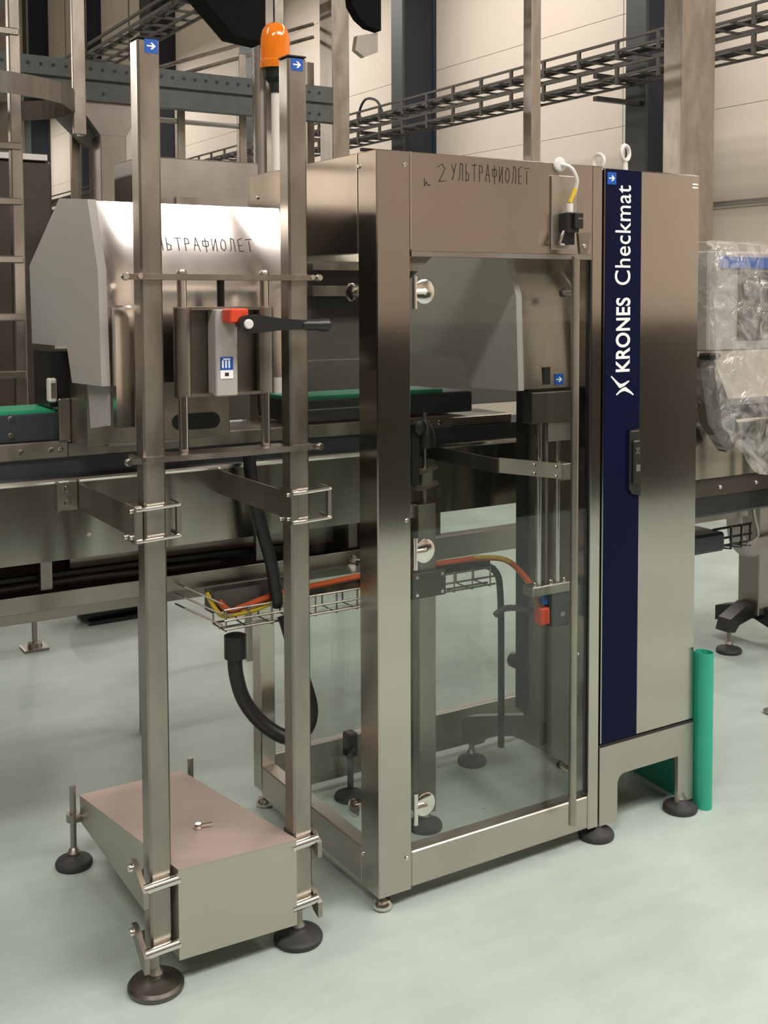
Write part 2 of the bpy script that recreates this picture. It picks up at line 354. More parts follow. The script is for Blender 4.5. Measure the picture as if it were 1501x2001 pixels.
# ladder with hoop at the left edge
t = thing('cage_ladder', 'stainless access ladder at the left edge of the view', 'ladder', (-.5, 1.6, .0))
for dx in (-.44, 0): G().box(-.515+dx, -.475+dx, 1.58, 1.62, 1.0, 3.6, .004).obj('side_rail', STEELW, t)
for z in (1.15, 1.35, 1.55, 1.75, 1.95, 2.14, 2.36, 2.53, 2.75): G().box(-.94, -.48, 1.575, 1.605, z-.013, z+.013, .004).obj('rung', STEELW, t)
g = G()
arc = [(-.72+.43*math.cos(a), 1.62+.34*math.sin(a)) for a in [math.radians(x) for x in range(-100, 101, 10)]]
for (x0, y0), (x1, y1) in zip(arc, arc[1:]): g.hexa([(x0, y0, 2.27), (x1, y1, 2.27), (x1, y1, 2.34), (x0, y0, 2.34)], [(x0*.99-.007, y0*.995+.008, 2.27), (x1*.99-.007, y1*.995+.008, 2.27), (x1*.99-.007, y1*.995+.008, 2.34), (x0*.99-.007, y0*.995+.008, 2.34)])
g.obj('hoop', DARKST, t)
G().box(-.29, -.245, 1.60, 1.62, 2.2, 3.6, .002).box(-.262, -.245, 1.61, 1.66, 2.2, 3.6).obj('cage_strip', STEELW, t)
# dark machine behind the ladder
t = thing('filler_machine', 'dark brown panelled machine behind the ladder at far left', 'machine', (-.7, 2.6, 0))
G().box(-.62, -.10, 2.6, 3.1, .42, 2.215, .01).box(-6.5, -.62, 2.6, 3.1, .3, 2.07, .01).obj('body', BROWN, t)
G().box(-.62, -.12, 2.58, 3.12, 2.215, 2.24).obj('top_cover', WPLAST, t, 'pale top cover')
for k in range(3): G().box(-.60+.02*k, -.38, 2.585, 2.60, 1.20+.36*k, 1.50+.36*k, .004).obj('window_panel', STEELD, t, 'lighter window panel')
for x in (-.169, -1.6):
    f = G().box(x-.055, x+.055, 2.73, 2.84, 0, .012, .003).obj('foot_plate', STEELW, t)
    G().lathe([(.035, .012), (.03, .03), (.012, .035), (.012, .20), (.030, .20), (.030, .44)], (x, 2.781, 0)).obj('stem', STEELW, f)
t = thing('floor_motor', 'black rounded motor housing low on the floor behind the left post', 'motor', (.33, 3.1, 0))
G().lathe([(.06, -.24), (.12, -.2), (.125, .16), (.09, .22)], (.34, 3.1, .125), (1, .1, 0), 20).obj('body', BLACK, t)
G().box(.15, .5, 3.0, 3.2, 0, .02).obj('base', BLACK, t)
# grey box behind the stand, rails, hopper, hose, duct
t = thing('junction_housing', 'plain brown-grey steel housing behind the free posts, left of cabinet', 'housing', (.35, 2.0, 1.3))
G().box(.10, .62, 2.0, 2.35, 1.85, 2.19, .006).obj('body', STEELD, t)
G().box(.10, .20, 1.98, 2.0, 1.95, 2.02).obj('bracket', STEELW, t); G().box(.24, .34, 1.985, 2.0, 1.98, 2.03).obj('bracket', STEELW, t)
G().box(.135, .165, 2.08, 2.12, 0, 1.85).obj('leg', STEELD, t); G().box(.585, .615, 2.08, 2.12, 0, 1.85).obj('leg', STEELD, t)
t = thing('guard_rail', 'steel guard rail on the raised platform left of the beacon', 'railing', (1.2, 4.6, 2.4))
G().box(0.576, 0.631, 4.58, 4.63, 2.2, 3.073, .004).obj('post', STEELW, t)
G().box(1.264, 1.319, 4.58, 4.63, 2.2, 3.073, .004).obj('post', STEELW, t)
G().box(1.701, 1.756, 4.58, 4.63, 2.2, 3.237, .004).obj('post', STEELW, t)
G().box(2.215, 2.270, 4.58, 4.63, 2.2, 3.237, .004).obj('post', STEELW, t)
G().tube([(0.576, 4.6, 2.877), (2.269, 4.59, 3.5)], .013, 8, 0).obj('rail', STEELW, t)
G().tube([(0.576, 4.6, 2.8), (2.269, 4.59, 3.412)], .013, 8, 0).obj('rail', STEELW, t)
G().tube([(0.576, 4.6, 2.757), (1.756, 4.6, 2.757)], .017, 8, 0).obj('rail', STEELD, t)
t = thing('feed_hopper', 'black funnel-shaped hopper hanging at the top edge, left of beacon', 'hopper', (.85, 2.8, 2.85))
G().hexa([(.52, 2.6, 3.12), (.95, 2.6, 3.12), (.95, 2.75, 3.12), (.52, 2.75, 3.12)], [(.785, 2.6, 2.865), (.945, 2.6, 2.85), (.945, 2.75, 2.85), (.785, 2.75, 2.865)]).obj('cone', MATTEB, t)
G().box(.50, .97, 2.58, 2.77, 3.12, 9.45).obj('bin', MATTEB, t)
ribs = [(1.12, 3.0, 1.2+.02*k) for k in range(100)]
tag(G().tube(ribs, .052, 12, 0, ribs=1).obj('suction_hose', STEELD), 'grey corrugated hose hanging straight down left of the beacon', 'hose')
t = thing('vent_duct', 'dark duct end with curved underside above the cabinet corner', 'duct', (1.62, 2.9, 3.1))
G().prism([(1.45, 3.75), (1.596, 3.273), (1.608, 3.18), (1.653, 3.118), (1.713, 3.079), (1.788, 3.066), (1.788, 3.75)], 'y', 2.9, 2.97).obj('elbow', MATTEB, t)
G().prism([(1.655, 3.03), (1.785, 3.06), (1.785, 2.956), (1.70, 2.919), (1.642, 2.953)], 'y', 2.93, 2.97).obj('flange', STEELD, t)
G().box(1.46, 1.785, 2.9, 2.97, 3.75, 9.45).obj('riser', MATTEB, t)
# machine guarding behind, seen through the glass
t = thing('line_enclosure', 'grey steel enclosure behind the conveyor, seen through the cabinet glass', 'enclosure', (.9, 1.5, 0))
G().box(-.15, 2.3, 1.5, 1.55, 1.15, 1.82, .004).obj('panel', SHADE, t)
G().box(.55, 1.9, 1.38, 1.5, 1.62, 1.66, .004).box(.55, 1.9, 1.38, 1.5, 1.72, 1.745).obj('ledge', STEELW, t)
for x in (-.1, 2.2): G().box(x, x+.06, 1.5, 1.56, 0, 1.15).obj('leg', STEELD, t)

# ------------------------------------------------------------------ conveyor through the cabinet
t = thing('conveyor', 'long steel conveyor with slate guide panels running behind the posts and through the cabinet', 'conveyor', (0, .55, 0))
G().box(-2.6, 3.4, .45, .455, .94, 1.142).box(-2.6, 3.4, .455, .66, .94, .945).box(-2.6, 3.4, .655, .66, .94, 1.142).obj('side_panel', STEELC, t)
G().cyl((-2.6, .446, 1.148), (3.4, .446, 1.148), .008, seg=8).obj('edge_bead', CHROME, t)
G().box(-2.6, 3.4, .462, .65, 1.145, 1.205).obj('lower_guide', SLATEP, t, 'slate plastic lower guide')
G().box(-2.6, -.66, .452, .66, 1.205, 1.250, .003).box(-.66, .55, .452, .66, 1.205, 1.245, .003).box(.55, .80, .47, .66, 1.205, 1.235, .003).obj('guide_rail', STEELW, t)
G().box(-2.6, -.645, .47, .64, 1.25, 1.322, .003).box(.0, .64, .47, .64, 1.25, 1.315, .003).obj('guide_panel', SLATEP, t, 'slate plastic upper guide panel')
G().box(-2.6, -.685, .478, .63, 1.322, 1.331).box(.0, .53, .478, .63, 1.315, 1.326).obj('wear_strip', GREEN, t, 'bright green wear strip')
for x, z in ((-.80, 1.312), (-.80, 1.27), (-.78, 1.228), (-.705, 1.228), (-.68, 1.228), (.50, 1.225), (.46, 1.225), (-.61, 1.0), (.36, 1.30), (.38, 1.23)):
    bolt((x, .452 if z < 1.25 else .47, z), (0, -1, 0), .0075, .006, t)
# lower channel and rails under the panel
G().box(-2.6, .40, .50, .505, .80, .845, .002).box(-2.6, .40, .505, .70, .80, .805).obj('drip_rail', STEELW, t)
G().box(-2.6, .40, .64, .66, .80, .93).obj('back_plate', BROWN, t)
G().box(-2.6, 1.55, .69, .74, .72, .80, .003).obj('frame_rail', STEELD, t)
for k in range(5): G().box(-.72+.31*k, -.69+.31*k, .52, .54, .85, .93).obj('slot_bracket', STEELD, t)
G().box(-.62, .2, .60, .62, .855, .905).obj('perforated_bar', STEELD, t)
G().tube([(-1.1, .55, .85), (-.6, .54, .862), (-.45, .54, .858), (-.2, .56, .85)], .010, 8, 3).obj('wire_bundle', BROWN, t)
G().tube([(-1.5, .57, .87), (-.4, .57, .872), (.1, .58, .86)], .014, 8, 3).obj('wire_bundle', BLACK, t)
for x in (-1.9, 1.45):
    l = G().box(x, x+.05, .53, .58, .06, .80, .003).obj('leg', STEELW, t)
    G().lathe([(.045, 0), (.045, .012), (.02, .03), (.01, .035), (.01, .07)], (x+.025, .555, 0)).obj('foot', RUBBER, l)
# light barrier pieces above the conveyor at left
t = thing('sensor_bracket', 'pale sensor on a grey bracket left of the grey hood', 'sensor', (-.68, .50, 1.25))
G().box(-.685, -.655, .44, .46, 1.25, 1.36, .003).obj('bracket', STEELW, t)
G().box(-.705, -.685, .455, .485, 1.35, 1.412, .004).obj('housing', WPLAST, t)
G().box(-.701, -.689, .452, .455, 1.362, 1.40).obj('lens', STEELD, t)
G().box(-.70, -.60, .47, .62, 1.335, 1.48).obj('dark_block', BLACK, t)
# plate with a long slot under the hood
t = thing('slotted_bracket', 'beige steel bracket plate with a dark slot under the grey hood', 'bracket', (-.5, .36, 1.25))
G().box(-.655, -.275, .30, .31, 1.252, 1.42, .002).obj('plate', STEELW, t)
G().prism([(-.415+.09*s+.021*math.cos(a), 1.296+.021*math.sin(a)) for s, a in [(0, math.radians(x)) for x in range(90, 271, 30)]+[(1, math.radians(x)) for x in range(-90, 91, 30)]], 'y', .297, .301).obj('slot', BLACK, t)
G().box(-.655, -.645, .31, .45, 1.245, 1.42).obj('flange', STEELW, t)
G().box(-.60, -.34, .31, .47, 1.245, 1.252).obj('mount', STEELD, t)

# ------------------------------------------------------------------ two-post stand
S = thing('column_stand', 'free-standing pair of square stainless posts on a wedge-shaped base box', 'stand', (-.42, .2, 0))
for x0, x1, zt in ((-.619, -.567, 2.195), (-.247, -.196, 2.194)):
    p = G().box(x0, x1, 0, .052, .085, zt, .005).obj('post', STEELW, S)
    G().box(x0, x1, 0, .052, zt, zt+.004, .001).obj('end_cap', BLACK, p)
arrow_sticker(-.602, -.571, 2.163, 2.194, 0, S); arrow_sticker(-.238, -.206, 2.161, 2.190, 0, S)
# cross plates with clamps
for z, nm in ((1.662, 'upper'), (1.247, 'lower')):
    p = G().prism([(-.66, -.012), (-.565, -.012), (-.40, -.022), (-.25, -.012), (-.17, -.012), (-.17, .0), (-.25, .0), (-.25, .06), (-.567, .06), (-.567, 0), (-.66, 0)], 'z', z-.004, z+.009).obj('cross_plate', STEELW, S)
    G().tube([(-.625, -.015, z+.004), (-.625, .07, z+.004)], .006, 8, 0).tube([(-.19, -.015, z+.004), (-.19, .07, z+.004)], .006, 8, 0).obj('clamp_rod', CHROME, p)
    for x in (-.66, -.175): bolt((x, -.012, z+.003), (0, -1, 0), .009, .012, p)
    for x in (-.511, -.300): bolt((x, .03, z+.009), (0, 0, 1), .012, .012, p, STEELW)
for x in (-.511, -.300): G().cyl((x, .03, 1.25), (x, .03, 1.66), .0115).obj('guide_rod', CHROME, S)
G().cyl((-.405, .05, 1.40), (-.405, .05, 1.66), .009).obj('spindle', BLACK, S)
C_ = G().box(-.52, -.285, .05, .062, 1.385, 1.595).obj('carriage', DARKST, S)
for x in (-.511, -.300): G().lathe([(.013, 0), (.0205, 0), (.0205, .205), (.013, .205)], (x, .03, 1.388), (0, 0, 1), 20).obj('sleeve', STEELW, C_)
G().box(-.525, -.285, .02, .05, 1.588, 1.596).obj('strap', STEELW, C_); G().box(-.525, -.285, .02, .05, 1.385, 1.392).obj('strap', STEELW, C_)
G().box(-.44, -.385, .0, .05, 1.385, 1.59, .003).obj('gearbox', GREYP, C_)
G().box(-.43, -.398, -.0015, .0, 1.447, 1.478).obj('label_plate', STICK, C_, 'blue and white rating label')
G().box(-.43, -.398, -.0015, .0, 1.427, 1.447).obj('label_plate', WHITE, C_, 'white lower half of the rating label')
g = G()
for k in range(3): g.box(-.426+.008*k, -.422+.008*k, -.0022, -.0015, 1.452, 1.470)
g.box(-.423, -.405, -.0022, -.0015, 1.4715, 1.4745).obj('print', WHITE, C_)
G().box(-.419, -.409, -.0022, -.0015, 1.433, 1.441).obj('print', INK, C_)
# counter and crank arm
G().box(-.425, -.378, -.05, -.0, 1.557, 1.592, .004).obj('position_counter', REDORG, C_, 'orange-red position counter')
G().prism([(-.412, 1.553), (-.395, 1.535), (-.36, 1.535), (-.30, 1.540), (-.215, 1.541), (-.215, 1.561), (-.30, 1.568), (-.36, 1.577), (-.395, 1.575)], 'y', -.062, -.045).obj('crank_arm', BLACK, C_)
G().lathe([(.021, 0), (.021, .022)], (-.388, -.045, 1.556), (0, -1, 0), 20).obj('crank_hub', BLACK, C_)
G().lathe([(.0115, 0), (.0115, .026), (.009, .028)], (-.388, -.045, 1.556), (0, -1, 0), 20).obj('hub_cap', WPLAST, C_)
G().lathe([(.010, -.03), (.0135, -.02), (.0135, .012), (.016, .02), (.0155, .04), (.006, .046)], (-.212, -.054, 1.551), (1, 0, -.02), 16).obj('handle_knob', BLACK, C_)
# side arms clamped to conveyor
for x, zc in ((-.635, 1.105), (-.240, 1.105)):
    a = G().box(x-.006, x, .05, .45, zc-.033, zc+.033).obj('side_arm', STEELW, S)
    G().box(x-.012, x+.008, -.012, .06, zc-.045, zc+.043, .003).obj('clamp_plate', STEELW, a)
    x1 = x+.10
    G().box(x1-.012, x1-.002, -.014, .0, zc-.035, zc+.040, .001).obj('clamp_strip', STEELW, a)
    for dz in (-.034, .038): G().tube([(x-.008, -.012, zc+dz-.004), (x+.012, -.016, zc+dz-.003), (x1-.02, -.016, zc+dz), (x1-.004, -.008, zc+dz), (x1, .05, zc+dz)], .0042, 8, 3).obj('u_bolt', CHROME, a)
    if x < -.5: G().box(x-.055, x-.006, .440, .450, zc-.035, zc+.040, .002).obj('end_plate', STEELW, a)
    if x < -.5: G().box(x-.062, x-.056, .43, .45, zc-.035, zc+.04).obj('end_flange', STEELW, a)
    for dz in (-.015, .022) if x < -.5 else (): bolt((x-.035, .44, zc+dz), (0, -1, 0), .009, .008, a)
    for dy, dz in ((.005, -.03), (.005, .03), (.045, -.036)): bolt((x-.012, dy, zc+dz), (-1, 0, 0), .006, .006, a)
# base box (wedge: lower and shallower at the back)
bx0, bx1 = -.560, -.252
G().hexa([(bx0, -.022, .070), (bx1, -.022, .062), (bx1, -.022, .279), (bx0, -.022, .288)], [(bx0-.02, .69, .125), (bx1-.022, .69, .125), (bx1-.022, .69, .20), (bx0-.02, .69, .20)]).obj('base_box', STEELB, S)
G().hexa([(bx0-.001, -.024, .2885), (bx1+.001, -.024, .2795), (bx1-.021, .692, .2005), (bx0-.021, .692, .2005)], [(bx0-.001, -.024, .290), (bx1+.001, -.024, .281), (bx1-.021, .692, .202), (bx0-.021, .692, .202)]).obj('tinted_top', TOPTINT, S, 'matt box top with a pink reflection tinted into its colour')
bolt((-.42, .20, .262), (0, 0, 1), .010, .012, S); G().cyl((-.42, .20, .268), (-.385, .19, .270), .004, seg=8).obj('pin', CHROME, S)
for x0, s in ((-.56, -1), (-.248, 1)):
    for z in (.258, .103):
        xa, xb = (-.64, -.555) if s < 0 else (-.262, -.19)
        c = G().tube([(xa, -.012, z), (xb, -.012, z+.004)], .0125, 12, 0).obj('clamp_bar', CHROME, S)
        xo = xa if s < 0 else xb
        G().prism([(-.028, z-.038), (-.004, z-.030), (.06, z+.022), (.06, z+.045), (.045, z+.045), (-.028, z+.0)], 'x', xo-.006, xo+.006).obj('clamp_cheek', STEELW, c)
        bolt((xo-.006, .045, z+.03), (-1, 0, 0), .010, .010, c)
        G().box(min(xa, xb)+.02, max(xa, xb)-.02, .055, .068, z-.012, z+.014).obj('rear_bar', STEELW, c)
foot(-.606, .012, S, .066, .10, .011, DARKST, 'worn shiny levelling foot under the front post'); foot(-.232, .012, S, .062, .09, .011)
foot(-.600, .690, S, .052, .235, .009); foot(-.245, .690, S, .052, .235, .009)
for x, x2 in ((-.600, -.575), (-.245, -.275)):
    G().tube([(x, .672, .143), (x2, .672, .143)], .011, 10, 0).lathe([(.010, 0), (.019, 0), (.019, .022), (.010, .022)], (x, .69, .132), (0, 0, 1), 16).obj('foot_bracket', STEELW, S)
# beacon on its pole
B = thing('warning_beacon', 'amber warning beacon on a white pole rising beside the right free post', 'beacon', (.06, .85, 1.3))
bx_, by_ = .138, .85
G().cyl((bx_, by_, 1.30), (bx_, by_, 2.30), .014).obj('pole', WPLAST, B)
G().box(bx_-.03, bx_+.03, .64, by_+.02, 1.26, 1.30).obj('mount_arm', STEELD, B)
G().lathe([(.018, 2.27), (.022, 2.30), (.036, 2.315), (.043, 2.36)], (bx_, by_, 0)).obj('socket', BLACK, B)
G().lathe([(.050, 2.345), (.050, 2.368), (.047, 2.372), (.0465, 2.440), (.041, 2.466), (.028, 2.484), (.008, 2.492)], (bx_, by_, 0), (0, 0, 1), 28).obj('dome', AMBER, B)
G().lathe([(.025, 2.36), (.025, 2.42), (.008, 2.43)], (bx_, by_, 0), (0, 0, 1), 16).obj('reflector', CHROME, B)

# ------------------------------------------------------------------ peaked hoods
YP = lambda y0: [(y0+.069, 1.846), (y0, 1.681), (y0-.012, 1.416), (y0+.22, 1.410), (y0+.258, 1.497), (y0+.589, 1.494), (y0+.598, 1.705), (y0+.300, 1.865)]
def hood(x0, x1, y0, dz, label):
    t = thing('peaked_hood', label, 'hood', (x0, y0, 1.4+dz), 'peaked hoods')
    P = [(a, b+dz) for a, b in YP(y0)]
    G().prism(P, 'x', x0+.006, x1).obj('steel_cover', STEELH, t)
    # end cap slightly larger, painted
    cy, cz = sum(p[0] for p in P)/8, sum(p[1] for p in P)/8
    Q = [(cy+(a-cy)*1.012, cz+(b-cz)*1.012) for a, b in P]
    G().prism(Q, 'x', x0-.012, x0+.008).obj('end_cap', GREYP, t, 'matt grey end cap')
    G().prism(P, 'x', x1-.002, x1+.002).obj('black_end_plate', BLACK, t, 'black end plate added for a dark reflection')  # black plate added so the cabinet side mirrors a dark hood end
    return t, P
H1, P1 = hood(-.668, -.18, .12, 0, 'grey-capped steel hood hanging behind the two free posts')
G().prism([(.10, 1.60), (.085, 1.595), (.075, 1.57), (.075, 1.318), (.10, 1.318)], 'x', -.655, -.612).obj('rounded_trim', CHROME, H1)
G().prism([(.12, 1.415), (.12, 1.32), (.26, 1.30), (.28, 1.415)], 'x', -.660, -.655).obj('lower_guard', GREYP, H1)
# marker writing strokes (letters drawn in a unit box)
LT = {'У': [[(0, 1), (.4, .5)], [(.8, 1), (.4, .45), (.2, .05), (0, .05)]], 'Л': [[(0, 0), (.2, .15), (.35, 1), (.75, 1), (.75, 0)]],
      'Ь': [[(.1, 1), (.1, 0), (.6, .05), (.65, .35), (.1, .5)]], 'Т': [[(0, 1), (.85, 1)], [(.42, 1), (.42, 0)]], 'Р': [[(.1, 0), (.1, 1), (.6, .95), (.65, .6), (.1, .5)]],
      'А': [[(0, 0), (.4, 1), (.8, 0)], [(.15, .4), (.68, .4)]], 'Ф': [[(.45, 1.05), (.45, -.1)], [(.45, .85), (.05, .75), (.05, .45), (.45, .35), (.85, .45), (.85, .75), (.45, .85)]],
      'И': [[(.1, 1), (.1, 0), (.7, 1), (.7, 0)]], 'О': [[(.4, 1), (.05, .75), (.05, .25), (.4, 0), (.75, .25), (.75, .75), (.4, 1)]], 'Е': [[(.7, 1), (.1, 1), (.1, 0), (.7, 0)], [(.1, .5), (.6, .5)]]}
def marker(word, O, U, V, h, adv, wd, parent, skip=0):
    g = G(); jit = random.Random(3)
    for i, ch in enumerate(word):
        if i < skip: continue
        g.strokes([[(i*adv+a*adv*.78, b*h*(1+jit.uniform(-.12, .1))+jit.uniform(-.03, .03)*h) for a, b in ln] for ln in LT[ch]], O, U, V, wd, .0006)
    return g
vd = Vector((0, P1[0][0]-P1[1][0], P1[0][1]-P1[1][1])).normalized()
o_ = Vector((-.55, P1[1][0], P1[1][1]))+vd*.055
marker('УЛЬТРАФИОЛЕТ', o_, (1, 0, 0), vd, .032, .0235, .0022, H1).obj('marker_writing', INK, H1, 'faint handwritten marker lettering')
H2, P2 = hood(.505, .729, .062, -.062, 'grey-capped steel hood inside the glass cabinet')
G().box(.60, .70, .045, .052, 1.20, 1.30).obj('mount_plate', STEELD, H2)
arrow_sticker(.628, .660, 1.362, 1.394, .050, H2)
G().box(.585, .61, .048, .051, 1.365, 1.415).obj('dark_slot', BLACK, H2)

# ------------------------------------------------------------------ inspection cabinet
T = thing('inspection_cabinet', 'glass-walled stainless inspection cabinet with square corner uprights', 'cabinet', (.37, .38, 0))
HT = 1.99
# corner posts: folded sheet uprights
G().box(0, .102, 0, .094, .04, HT, .003).obj('corner_post', STEEL, T, 'wide front corner upright')
G().box(.722, .762, 0, .06, .04, HT, .003).obj('corner_post', STEEL, T)
G().box(0, .05, .712, .772, .06, HT-.26, .003).obj('corner_post', STEEL, T)
G().box(1.10, 1.15, .72, .772, .06, HT-.26, .003).obj('corner_post', STEEL, T)
# headers
G().box(.104, .724, .001, .012, 1.735, HT, .002).obj('header_panel', STEEL, T)
G().box(.001, .012, .096, .772, 1.73, HT, .002).obj('header_panel', STEEL, T)
G().box(.0, .76, .76, .772, 1.73, HT, .002).obj('header_panel', STEEL, T)
G().box(.004, .76, .004, .768, HT-.010, HT-.002).obj('roof_pane', GLASS, T)
for zz in (1.735, 1.99): pass
G().box(.100, .1035, -.002, .004, 1.74, HT).obj('seam', CHROME, T)
G().box(-.002, .004, .094, .097, 1.74, HT).obj('seam', CHROME, T)
G().box(.105, .722, .0, .03, 1.722, 1.735).obj('header_lip', STEELD, T)
# base rails
G().box(.103, .722, .002, .05, .045, .142, .003).obj('base_rail', STEELL, T)
G().box(.002, .05, .094, .712, .045, .142, .003).obj('base_rail', STEELL, T)
G().box(.05, 1.10, .735, .772, .06, .165, .003).obj('base_rail', STEELD, T)
G().box(.05, 1.10, .70, .735, .05, .062).obj('base_lip', STEELW, T)
# glass panes
fg = G().box(.112, .724, .006, .014, .146, 1.725).obj('glass_door', GLASS, T, 'large clear front door pane')
G().box(.006, .014, .10, .44, .146, 1.73).obj('side_pane', GLASS, T)
G().box(.05, 1.10, .75, .757, .17, .93).obj('rear_pane', GLASS, T)
G().box(.718, .724, .002, .02, .15, 1.72).obj('door_seal', BLACK, T)
# round glass hinges
for z in (1.631, .947, .261):
    G().lathe([(.016, 0), (.032, 0), (.032, .004), (.027, .007), (.009, .008), (.008, .011), (.003, .012)], (.146, .006, z), (0, -1, 0), 24).obj('hinge_disc', CHROME, fg)
    G().cyl((.112, -.004, z-.045), (.112, -.004, z+.04), .0065, seg=10).cyl((.112, -.004, z), (.146, -.004, z), .007, seg=8).obj('hinge_pin', CHROME, fg)
for z in (1.63, .905, .235): G().lathe([(.024, 0), (.024, .008), (.015, .014), (.004, .018)], (.006, .135, z), (-1, 0, 0), 20).obj('side_clamp', CHROME, T)
for z, x in ((1.955, .085), (1.035, .088), (.13, .085)): bolt((x, 0, z), (0, -1, 0), .006, .004, T)
for y, z in ((.085, 1.955), (.085, .13), (.70, 1.92)): bolt((0, y, z), (-1, 0, 0), .006, .004, T)
# handle bar
HB = G().lathe([(.0105, .105), (.0115, .112), (.0115, 1.722), (.0105, 1.728)], (.617, -.05, 0), (0, 0, 1), 18).obj('handle_bar', STEELW, T, 'full-height tubular door handle')
for z in (1.627, .262):
    G().cyl((.617, -.05, z), (.617, .004, z), .008, seg=12).obj('standoff', CHROME, HB)
    G().cyl((.617, .0, z), (.617, .006, z), .012, seg=14).obj('standoff_ring', BLACK, HB)
bolt((.634, -.05, .60), (1, 0, 0), .004, .002, HB, WHITE)
# safety switch on the header
SW = G().box(.568, .660, -.006, .001, 1.748, 1.955, .002).obj('switch_plate', STEELL, T)
G().lathe([(.020, 0), (.021, .006), (.017, .010), (.008, .012)], (.596, .0, 1.985), (0, -1, 0), 20).obj('cable_gland', WPLAST, SW)
G().tube([(.596, -.008, 1.985), (.615, -.03, 1.975), (.632, -.035, 1.945), (.634, -.03, 1.92), (.628, -.028, 1.90)], .0055, 8, 5).obj('cable', WPLAST, SW)
G().tube([(.632, -.030, 1.918), (.614, -.028, 1.878)], .0062, 8, 0).obj('cable_sleeve', YELLOW, SW)
G().cyl((.613, -.028, 1.850), (.613, -.028, 1.876), .010, seg=12).obj('connector', WPLAST, SW)
G().box(.594, .640, -.040, -.006, 1.795, 1.852, .003).obj('switch_body', BLACK, SW)
G().box(.613, .644, -.052, -.040, 1.806, 1.850, .002).obj('switch_cover', BLACK, SW)
G().box(.622, .640, -.053, -.052, 1.832, 1.835).obj('print', STEELD, SW)
G().prism([(.594, 1.796), (.630, 1.796), (.630, 1.762), (.585, 1.762)], 'y', -.03, -.006).obj('switch_bracket', BLACK, SW)
G().prism([(.588, 1.80), (.592, 1.80), (.577, 1.764), (.571, 1.764)], 'y', -.034, -.028).cyl((.572, -.034, 1.763), (.588, -.034, 1.761), .004, seg=8).obj('switch_lever', CHROME, SW)
G().prism([(.615, 1.792), (.662, 1.795), (.646, 1.735), (.622, 1.735)], 'y', -.064, -.054).obj('actuator_plate', STEELW, SW)
bolt((.637, -.064, 1.757), (0, -1, 0), .006, .004, SW)
# handwriting on header
g = marker('УЛЬТРАФИОЛЕТ', (.232, .001, 1.925), (1, 0, 0), (0, 0, 1), .042, .0222, .0024, T)
g.obj('marker_writing', INK, T, 'handwritten black marker lettering on the header')
G().strokes([[(.0, .038), (.014, .046), (.022, .034), (.004, .0), (.026, .003)]], (.188, .001, 1.918), (1, 0, 0), (0, 0, 1), .0026, .0006).obj('marker_digit', INK, T)
G().strokes([[(0, .018), (0, 0), (.006, .010), (.010, .002), (.018, .002)]], (.146, .001, 1.905), (1, 0, 0), (0, 0, 1), .0026, .0006).obj('marker_tick', INK, T)
# feet
def bullet(x, y):
    G().lathe([(.022, 0), (.027, .006), (.027, .014), (.020, .026), (.009, .031), (.008, .05)], (x, y, 0), (0, 0, 1), 24).obj('chrome_foot', CHROME, T, 'small domed chrome foot')
bullet(.025, .025); bullet(.025, .745); bullet(1.12, .745)
G().box(.03, .73, .03, .06, .038, .046).box(.03, .06, .03, .72, .038, .046).obj('underframe', BLACK, T)
for x, z in ((1.0, .33),): G().lathe([(.02, 0), (.028, .01), (.028, .03), (.012, .045)], (1.02, .75, .30), (0, -1, 0), 18).obj('rear_knob', BLACK, T)
eyes = []
for x, y, s in ((.971, .25, 0), (.895, .05, 1)):
    e = G()
    ax = (.25, -1, 0) if s else (1, .12, 0)
    xv, yv, av = _basis(ax); c = Vector((x, y, HT+.052)); N = 20; rg = []
    e.cyl((x, y, HT-.01), (x, y, HT+.024), .009, .008, 12)
    e.tube([c+(Vector((0, 0, 1))*math.cos(q)+Vector(ax).normalized().cross(Vector((0, 0, 1)))*math.sin(q))*.022 for q in [i*2*math.pi/N for i in range(N+1)]], .0062, 8, 0)
    eyes.append(e)

# ------------------------------------------------------------------ control cabinet
K = thing('control_cabinet', 'tall stainless control cabinet with a navy stripe on its door', 'cabinet', (.96, .18, 0))
G().box(.766, 1.159, .014, .36, .285, 1.988, .003).obj('body', STEEL, K)
D = G().box(.770, 1.158, .0, .013, .288, 1.985, .003).obj('door', STEEL, K)
G().box(.772, .912, -.0022, 0, .290, 1.984).obj('stripe', BLUE, D, 'navy vertical stripe')
arrow_sticker(.777, .811, 1.940, 1.975, -.0022, D)
for e in eyes: e.obj('eye_bolt', WPLAST, K)
# lettering reading upwards on the stripe
def text(body, z0, z1, xb, cap, off, name='lettering'):
    cu = bpy.data.curves.new('t', 'FONT'); cu.body = body; cu.size = 1; cu.offset = off; cu.extrude = .004; cu.space_character = 1.06
    to = bpy.data.objects.new('t', cu); COL.objects.link(to); dg = bpy.context.evaluated_depsgraph_get()
    me = bpy.data.meshes.new_from_object(to.evaluated_get(dg)); bpy.data.objects.remove(to)
    xs = [v.co.x for v in me.vertices]; a, b = min(xs), max(xs); ys_ = [v.co.y for v in me.vertices]; h = max(ys_)
    bm = bmesh.new(); bm.from_mesh(me); bpy.data.meshes.remove(me)
    for v in bm.verts:
        x, y, z = v.co
        v.co = (xb-y/h*cap, -.0027-(.0006 if z > 0 else 0), z0+(x-a)/(b-a)*(z1-z0))
    bmesh.ops.recalc_face_normals(bm, faces=bm.faces)
    g = G(); g.bm.free(); g.bm = bm
    return g.obj(name, WHITE, D, 'white lettering on the stripe')
text('KRONES', 1.395, 1.613, .868, .054, .022)
text('Checkmat', 1.650, 1.940, .868, .060, .004)
